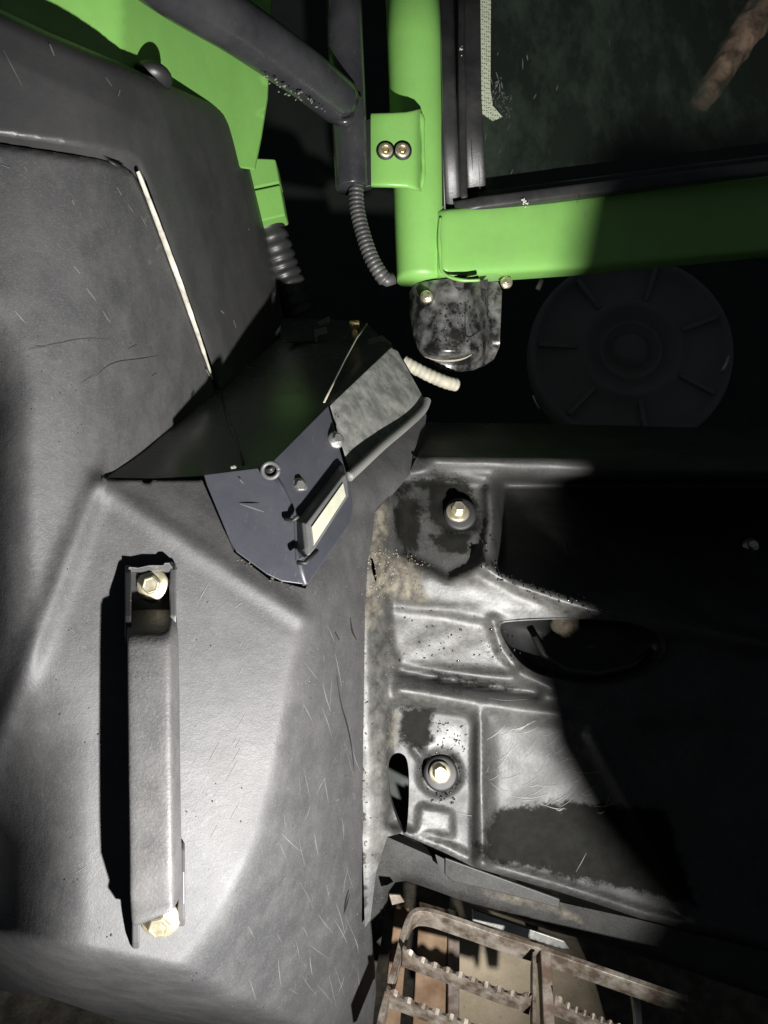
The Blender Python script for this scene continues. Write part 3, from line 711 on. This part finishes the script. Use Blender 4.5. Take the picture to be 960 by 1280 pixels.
path_bar('frame_bar', [(470, 1300), (478, 1262), (494, 1205), (506, 1160), (516, 1140), (534, 1137), (570, 1148), (640, 1172), (680, 1184)], .006, .026, 'grating_steel')
bar('frame_bar', (676, 1184), (860, 1248), .006, .024)
bar('cross_bar', (682, 1186), (688, 1310), .011, .03, 'rusty_steel')
bar('cross_bar', (668, 1190), (668, 1310), .004, .028, 'grating_steel')
def toothed(a, b, dip):
    n = 40; bm = bmesh.new(); pa, pb = GR(*a), GR(*b); ax = (pb-pa).normalized(); sd = ax.cross(Z).normalized(); L_ = (pb-pa).length
    rings = []
    for k in range(n+1):
        t = k/n; c = pa.lerp(pb, t); sag = 4*t*(1-t)
        tz = .0016*(1 if k % 4 < 2 else -1); curl = .012*((abs(2*t-1))**6)
        q = c-Z*(.006)-sd*0
        rings.append([q+sd*.0022+Z*(.004+tz+curl), q-sd*.0022+Z*(.004-tz+curl), q-sd*.0022-Z*.016, q+sd*.0022-Z*.016])
    return link('toothed_bar', ring_mesh(rings), grate, 'grating_steel', False)
toothed((504, 1190), (664, 1250), 0); toothed((484, 1240), (664, 1306), 0); toothed((694, 1250), (800, 1292), 0)
link('bracket_tab', pplate([(486, 1118, .85), (500, 1119, .85), (506, 1128, .85), (490, 1132, .85)], .004), grate, 'rusty_steel', False, bevel=.001)
link('hanger_bolt', tube([P(582, 1150, .86), P(582, 1166, .87)], .004, 10), grate, 'black_plastic')
# things under the grating
rp = thing('rusty_post', 'rusty brown steel upright seen through the grating', 'post', GR(545, 1280, -.25))
link('post_plate', pplate([(524, 1136, .96), (560, 1146, .96), (556, 1310, .88), (514, 1310, .88)], .02), rp, 'rust_plank', False, bevel=.002)
link('post_flange', pplate([(560, 1150, .955), (575, 1154, .955), (574, 1310, .875), (560, 1310, .875)], .03), rp, 'rusty_steel', False, bevel=.002)
link('post_side', pplate([(494, 1134, .95), (512, 1136, .95), (498, 1310, .87), (474, 1310, .87)], .01), rp, 'rust_plank', False, bevel=.002)
def block(name, pts, th, label, cat, group):
    o = link(name, pplate(pts, th), None, 'stone', False, bevel=.004, label=label, cat=cat, group=group); return o
block('stone_block', [(572, 1172, 1.02), (672, 1196, 1.02), (680, 1310, .93), (560, 1310, .93)], .12, 'pale tan stone block behind the left opening of the grating', 'stone block', 'stone blocks under the step')
block('stone_block', [(690, 1200, 1.03), (742, 1216, 1.03), (768, 1310, .94), (688, 1310, .94)], .10, 'narrow tan stone block behind the right opening of the grating', 'stone block', 'stone blocks under the step')
link('strut', loft([(P(x, y, d), RIGHT*.005, UP*.009) for x, y, d in [(792, 1238, .92), (796, 1262, .90), (800, 1310, .87)]], 12, .5), rp, 'steel')
rail2 = link('steel_strip', pplate([(590, 1136, .92), (706, 1176, .92), (714, 1188, .92), (700, 1187, .92), (590, 1152, .92)], .006), None, 'steel', False, bevel=.002, label='bare grey metal strip running behind the grating under the lip', cat='metal strip')
# ================================================================== GREEN CAB FRAME
frame = thing('cab_frame', 'bright green painted steel cab frame corner with upright post and sill rail', 'cab frame', P(525, 350, 1.03))
link('post', loft([(P(x, y, d), RIGHT*r, FWD*r) for x, y, d, r in [(514, -60, 1.02, .0365), (518, 60, 1.03, .0362), (521, 160, 1.035, .0355), (524, 250, 1.04, .0345), (526, 345, 1.045, .0330), (526, 352, 1.045, .0322)]], 40, .94), frame, 'green_paint')
rl = [(546, 268, 352), (560, 266, 352), (600, 262, 350), (720, 249, 342), (850, 234, 330), (1010, 215, 314), (1250, 187, 292)]
secs = []
for k, (x, t, b) in enumerate(rl):
    d = 1.012+.0003*(x-546); secs.append((P(x, (t+b)/2, d+.025), UP*((b-t)/2/FPX*d), FWD*.025))
link('sill_rail', loft(secs, 36, .32), frame, 'green_paint')
link('weld_seam', tube(catmull([P(x, y, d) for x, y, d in [(551, 272, 1.012), (549, 290, 1.010), (550, 315, 1.010), (553, 340, 1.011), (575, 350, 1.006), (600, 350, 1.006)]], 5), .0022, 8, .5), frame, 'green_paint')
link('mount_tab', loft([(P(x, 188, d), UP*(h/FPX), FWD*.005) for x, d, h in [(463, .968, 41), (464, .966, 43.5), (490, .966, 44), (508, .967, 45), (517, .970, 47), (523, .978, 49), (527, .995, 50)]], 24, .25), frame, 'green_paint')
link('weld_seam', tube(catmull([P(x, y, d) for x, y, d in [(520, 140, .985), (527, 150, .985), (529, 190, .985), (528, 226, .987), (520, 238, .99)]], 6), .0032, 10, .6), frame, 'green_paint')
link('seam_line', tube([P(x, y, d) for x, y, d in [(547, -40, 1.013), (552, 150, 1.02), (556, 262, 1.013)]], .0015, 8), frame, 'rubber')
for x in (482, 503):
    put('bolt_recess', 'recess', lambda: lathe([(0, .0004), (.0118, .0004), (.0118, -.002)]), Matrix.Translation(P(x, 188, .9605)) @ frame_to(-FWD), frame, 'scratch_dark')
    b = put('bolt', 'sock', lambda: lathe([(.004, -.001), (.0042, .0028), (.0052, .0034), (.0085, .0028), (.0092, .0014), (.0092, 0)]), Matrix.Translation(P(x, 188, .9597)) @ frame_to(-FWD+RIGHT*.15), frame, 'zinc')
    put('socket', 'sockhex', lambda: hexhead(.0036, .002), Matrix.Translation(P(x, 188, .9590)) @ frame_to(-FWD), frame, 'brass', False)
# ================================================================== WINDOW
win = thing('cab_window', 'dark dirty cab window pane in black rubber seal above the green rail', 'window', P(760, 250, 1.05))
gp = [(566, -60, 1.075), (1250, -60, 1.206), (1250, 178, 1.206), (590, 258, 1.075)]
bm = bmesh.new(); bm.faces.new([bm.verts.new(P(*p)) for p in gp])
link('glass', mesh_of(bm), win, 'dirty_glass', False)
def seal(pts, w, t, m='rubber', name='seal'):
    ps = [P(*p) for p in pts]; secs = []
    for k, p in enumerate(ps):
        ax = (ps[min(k+1, len(ps)-1)]-ps[max(k-1, 0)]).normalized(); sd = ax.cross(FWD).normalized(); secs.append((p, sd*w/2, FWD*t/2))
    return link(name, loft(secs, 20, .55), win, m)
seal([(556, -60, 1.045), (559, 120, 1.05), (566, 262, 1.045)], .024, .02)
seal([(575, -60, 1.035), (577, 120, 1.04), (579, 245, 1.04), (581, 256, 1.04)], .011, .018)
seal([(568, 262, 1.035), (600, 256, 1.035), (700, 243, 1.05), (850, 224, 1.08), (1010, 204, 1.11), (1250, 174, 1.155)], .018, .02)
seal([(580, 250, 1.05), (700, 234, 1.06), (850, 214, 1.09), (1010, 194, 1.12), (1250, 164, 1.165)], .014, .012)
seal([(588, -60, 1.058), (590, 120, 1.06), (596, 250, 1.058)], .026, .006)
fr = [(596, -60), (614, -60), (613, 110), (616, 132), (628, 146), (616, 151), (603, 142), (597, 128)]
link('frit_band', pplate([(x, y, 1.062+.00019*(x-566)) for x, y in fr], .001), win, 'frit_dots', False, label='pale printed dot border along the glass edge')
rp_ = lambda x, y: 1.0725+.0001917*(np.asarray(x, float)-566)
sm = []
for x, y in scatter([(606, 150), (620, 60), (640, 140), (650, 145), (625, 155)], 26)+scatter([(640, 80), (780, 40), (800, 110), (660, 140)], 5)+scatter([(600, 150), (640, 160), (640, 230), (605, 210)], 4):
    l = rs.uniform(3, 14); a = rs.gauss(1.35, .4); sm.append([(x, y), (x+math.cos(a)*l*.5, y-math.sin(a)*l*.5), (x+math.cos(a)*l, y-math.sin(a)*l)])
link('smear', marks(sm, rp_, 1.3), win, 'scratch_dark' if False else 'scratch_light', kind='stuff')
link('smear', drops(scatter([(608, 152), (616, 120), (640, 110), (638, 140), (622, 150)], 60), rp_, .0005, .0016, .3), win, 'scratch_light', kind='stuff')
link('seal_chip', drops([(657+random.gauss(0, 1.5), 253+random.gauss(0, 3)) for _ in range(8)]+[(576+random.gauss(0, 1), 60+random.gauss(0, 5)) for _ in range(5)], const(1.03), .0008, .0018), win, 'scratch_pale', kind='stuff')
link('paint_chip', marks([[(730, 258), (732, 270), (731, 280)], [(598, 196), (599, 215), (600, 236)]], const(1.008), 1.2), frame, 'scratch_light', kind='stuff')
# unidentified brown shape behind the glass, modelled as a rough tapered rod
stk = catmull([P(1120, -190, 1.42), P(1012, -60, 1.34), P(956, 8, 1.31), P(918, 62, 1.29), P(888, 112, 1.28), P(870, 136, 1.28)], 8)
link('brown_shape', tube(stk, [.038-.024*k/(len(stk)-1) for k in range(len(stk))], 26, .22, 70), None, 'rough_brown', label='rough brown tapered shape of unknown kind seen through the window at top right', cat='stick')
# ================================================================== METAL CUP UNDER THE POST
cup = thing('post_foot_cap', 'mottled wet black metal cap under the foot of the green post', 'metal cap', P(565, 460, 1.07))
def d_cap(x, y):
    x = np.asarray(x, float); y = np.asarray(y, float)
    q = np.clip((x-560)/50, -1, 1)
    return 1.10-.078*np.sqrt(np.maximum(0, 1-q*q))+.03*sstep(y, 425, 462)-.012*np.exp(-((y-(440-.0*x))/6)**2)*(np.abs(q) < .9)
cap_o = smooth_poly([(509, 356), (540, 350), (604, 345), (606, 352), (628, 352), (626, 400), (624, 444), (600, 460), (570, 464), (545, 460), (524, 440), (514, 410)], 1)
link('cap_shell', sheet(cap_o, d_cap, 4, skirt=.01), cup, 'mottled_metal')
for x, y, d in ((533, 371, 1.026), (633, 353, 1.055)):
    bolt(cup, P(x, y, d), -FWD+RIGHT*(.2 if x > 600 else -.3), .0085, .3, head=.0052, h=.004)
link('torn_tab', pplate([(566, 352, 1.022), (580, 352, 1.022), (579, 360, 1.024), (574, 364, 1.024), (567, 358, 1.023)], .002), cup, 'scratch_dark', False)
link('torn_tab', pplate([(601, 350, 1.03), (610, 349, 1.03), (609, 362, 1.032), (602, 360, 1.032)], .002), cup, 'scratch_dark', False)
link('pale_edge', tube([P(x, y, d) for x, y, d in [(570, 352, 1.018), (585, 350, 1.016), (598, 347, 1.018)]], .003, 8, .6), cup, 'mud_crust')
link('water_bead', drops(scatter([(545, 380), (612, 372), (612, 430), (560, 445), (540, 420)], 90), d_cap, .0006, .0017, .7), cup, 'mirror_water', kind='stuff')
link('crack', marks([[(582, 380), (581, 405), (583, 424), (596, 416), (606, 408)], [(612, 360), (609, 380), (611, 400)]], d_cap, 1.4), cup, 'scratch_dark', kind='stuff')
link('peel', marks([[(530, 446), (550, 452), (580, 450), (600, 436)]], d_cap, 2.0), cup, 'hose_pale', kind='stuff')
# ================================================================== HANDRAIL
hr = thing('black_handrail', 'black painted tubular handrail with welded slanting branch', 'handrail', P(438, 236, .96))
link('upright_tube', tube([P(x, y, d) for x, y, d in [(428, -60, .955), (431, 40, .955), (436, 140, .957), (440, 234, .96), (440.2, 236, .96)]], [.0225, .0222, .0218, .0205, .0195], 32), hr, 'tube_paint')
dg = [P(-90, -290, .52), P(120, -95, .62), P(210, -22, .69), P(300, 35, .78), P(380, 92, .87), P(425, 128, .935)]
link('branch_tube', tube(catmull(dg, 6), .0265, 32), hr, 'tube_paint')
wl = []
for k in range(36):
    t = k/35; wl.append(P(406+44*t, 132+20*math.sin(math.pi*t*.9)-60*max(0, t-.72), .935-.01*math.sin(math.pi*t)))
link('weld_bead', tube(wl, .0034, 8, .9), hr, 'tube_paint')
def d_tb(x, y): return .70+(np.asarray(x, float)-210)*.00098
link('chip', drops([(x+random.gauss(0, 4), y+random.gauss(0, 2.5)) for x, y in resample([(330, 98), (352, 108), (375, 118), (400, 136)], 3, False)], lambda x, y: d_tb(x, y)-.012, .0007, .0018, .5), hr, 'weld_chip', kind='stuff')
link('mount_pad', pplate([(455, 150, .955), (463, 148, .955), (464, 232, .957), (457, 234, .957)], .012), hr, 'black_plastic', False, bevel=.001)
cdt = link('wiring_conduit', corrugated([P(445, 232, .957), P(446, 258, .957), P(453, 290, .955), P(464, 322, .953), P(476, 343, .953), P(482, 350, .955)], .0085, pitch=.0056), None, 'conduit', label='short ribbed grey conduit hanging from the black handrail', cat='conduit')
link('conduit_end', tube([P(474, 345, .953), P(484, 351, .955), P(492, 348, .957)], .0075, 12), cdt, 'conduit')
cdt.name = 'wiring_conduit'
link('cable_conduit', corrugated([P(436, 596, .765), P(450, 583, .785), P(478, 557, .84), P(508, 532, .905), P(528, 513, .95), P(534, 500, .968)], .0046, pitch=.0036), None, 'conduit_dusty', label='thin dusty ribbed conduit slanting along the console end plate', cat='conduit')
link('pale_hose', corrugated([P(504, 452, 1.02), P(530, 466, 1.02), P(555, 477, 1.02), P(570, 481, 1.03)], .0085, pitch=.007, amp=.05), None, 'hose_pale', label='short pale ribbed hose poking out below the metal cap', cat='hose')
# hose bundle and small clutter behind the cover
link('ribbed_hose', corrugated([P(322, 258, 1.12), P(340, 300, 1.12), P(352, 335, 1.13), P(366, 372, 1.14), P(374, 392, 1.15)], .024, pitch=.013, amp=.09, n=26), None, 'rubber', label='thick black ribbed hose behind the right edge of the cover', cat='hose')
clip = thing('cable_clip', 'small dark metal cable clip standing on the back of the ledge', 'clip', P(400, 425, 1.04))
link('clip_leg', pplate([(392, 412, 1.03), (408, 408, 1.03), (410, 417, 1.02), (398, 420, 1.02), (397, 428, 1.02), (393, 428, 1.02)], .004), clip, 'lamp_body', False, bevel=.001)
link('clip_arm', pplate([(396, 402, 1.04), (412, 395, 1.05), (413, 403, 1.05), (400, 408, 1.04)], .004), clip, 'lamp_body', False, bevel=.001)
link('clip_tray', pplate([(358, 428, 1.0), (366, 414, 1.03), (392, 408, 1.04), (394, 426, 1.02)], .004), clip, 'black_plastic', False, bevel=.001)
fit = thing('brass_fitting', 'tiny brass fitting behind the ledge under the handrail conduit', 'fitting', P(443, 425, 1.04))
link('fitting_head', tube([P(437, 406, 1.03), P(449, 405, 1.03)], .0055, 12), fit, 'brass')
link('fitting_stem', tube([P(443, 410, 1.032), P(444, 424, 1.03)], .0045, 10), fit, 'brass')
link('thin_wire', tube([P(405, 503, .80), P(418, 476, .86), P(432, 448, .92), P(446, 422, .98), P(459, 405, 1.02)], .0011, 6), None, 'hose_pale', label='thin bare wire leaning over the ledge beside the end plate', cat='wire')
# ================================================================== GREEN PANEL TOP LEFT
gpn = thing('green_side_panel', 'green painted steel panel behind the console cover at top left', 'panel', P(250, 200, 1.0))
def d_gp(x, y): return np.interp(x, [-140, 0, 150, 300, 420], [.61, .625, .70, .95, 1.12])
link('panel_sheet', sheet([(-140, -80), (342, -80), (334, 120), (326, 170), (318, 210), (250, 200), (100, 140), (-140, 40)], d_gp, 10, skirt=.006), gpn, 'green_paint')  # right edge stops where the panel falls into shade; that shade is put into the outline
link('panel_block', pplate([(300, 196, 1.06), (344, 198, 1.09), (350, 228, 1.09), (312, 236, 1.06)], .04), gpn, 'green_paint', False, bevel=.003)
link('panel_block', pplate([(312, 238, 1.058), (350, 230, 1.088), (357, 269, 1.09), (318, 278, 1.06)], .04), gpn, 'green_paint', False, bevel=.003)
# ================================================================== ROUND COVER IN THE DARK
wc = thing('round_fan_cover', 'dark round ribbed cover disc in the shade below the green rail', 'cover', P(790, 530, 1.4))
wo_ = P(788, 438, 1.42); WN = -FWD+UP*.15+RIGHT*-.1
wm = Matrix.Translation(wo_) @ frame_to(WN)
put('disc', 'wdisc', lambda: lathe([(0, .0), (.046, .0), (.05, .006), (.056, .006), (.06, .0), (.07, .0), (.08, .012), (.092, .012), (.1, .002), (.165, -.004), (.172, .004), (.182, .004), (.186, -.012), (.186, -.04)], 64), wm, wc, 'wheel_plastic')
put('hub', 'whub', lambda: lathe([(0, .016), (.02, .016), (.028, .010), (.034, .0)], 32), wm, wc, 'wheel_plastic')
def rib():
    bm = bmesh.new(); bmesh.ops.create_cube(bm, size=1, matrix=Matrix.Translation((.132, 0, .0)) @ Matrix.Diagonal((.07, .009, .016, 1))); return mesh_of(bm)
for k in range(7): put('rib', 'wrib', rib, wm @ Matrix.Rotation(k*2*math.pi/7+.35, 4, 'Z'), wc, 'wheel_plastic', False, .002)
link('retaining_clip', tube([P(672, 362, 1.36), P(677, 350, 1.36)], .0045, 10), wc, 'hose_pale')
link('retaining_clip', tube([P(666, 494, 1.34), P(669, 502, 1.34), P(674, 511, 1.34)], .0018, 8), wc, 'steel')
link('retaining_clip', tube([P(911, 444, 1.38), P(907, 455, 1.38), P(901, 466, 1.38)], .0028, 8), wc, 'steel')
# ================================================================== ADDED UNSEEN BLOCKER (shaped to cast the long shadow on the right)
BD = .34
def through(px, py, d):
    q = ((px-CX)/FPX*d, (CY-py)/FPX*d, d); t = (BD-LD)/(d-LD); return (LX+(q[0]-LX)*t, LU+(q[1]-LU)*t)
edge = [through(*p) for p in ((985, 190, 1.2), (775, 228, 1.02), (735, 290, 1.02), (715, 568, .90), (728, 660, .87), (735, 762, .835), (668, 845, .83), (690, 950, .83), (745, 1050, .82), (838, 1165, .81), (815, 1215, .82), (785, 1275, .82))]
edge = [(edge[0][0]+.05, edge[0][1]+.015)]+edge+[(edge[-1][0]+.02, edge[-1][1]-.10)]
ring = [C3(x, u, BD) for x, u in edge]+[C3(edge[0][0]+.10, edge[-1][1], BD+.02), C3(edge[0][0]+.10, edge[0][1]+.01, BD+.02)]
link('shadow_blocker', prism(ring, .012, -FWD), None, 'cab_dark', False, bevel=.002, kind='structure')
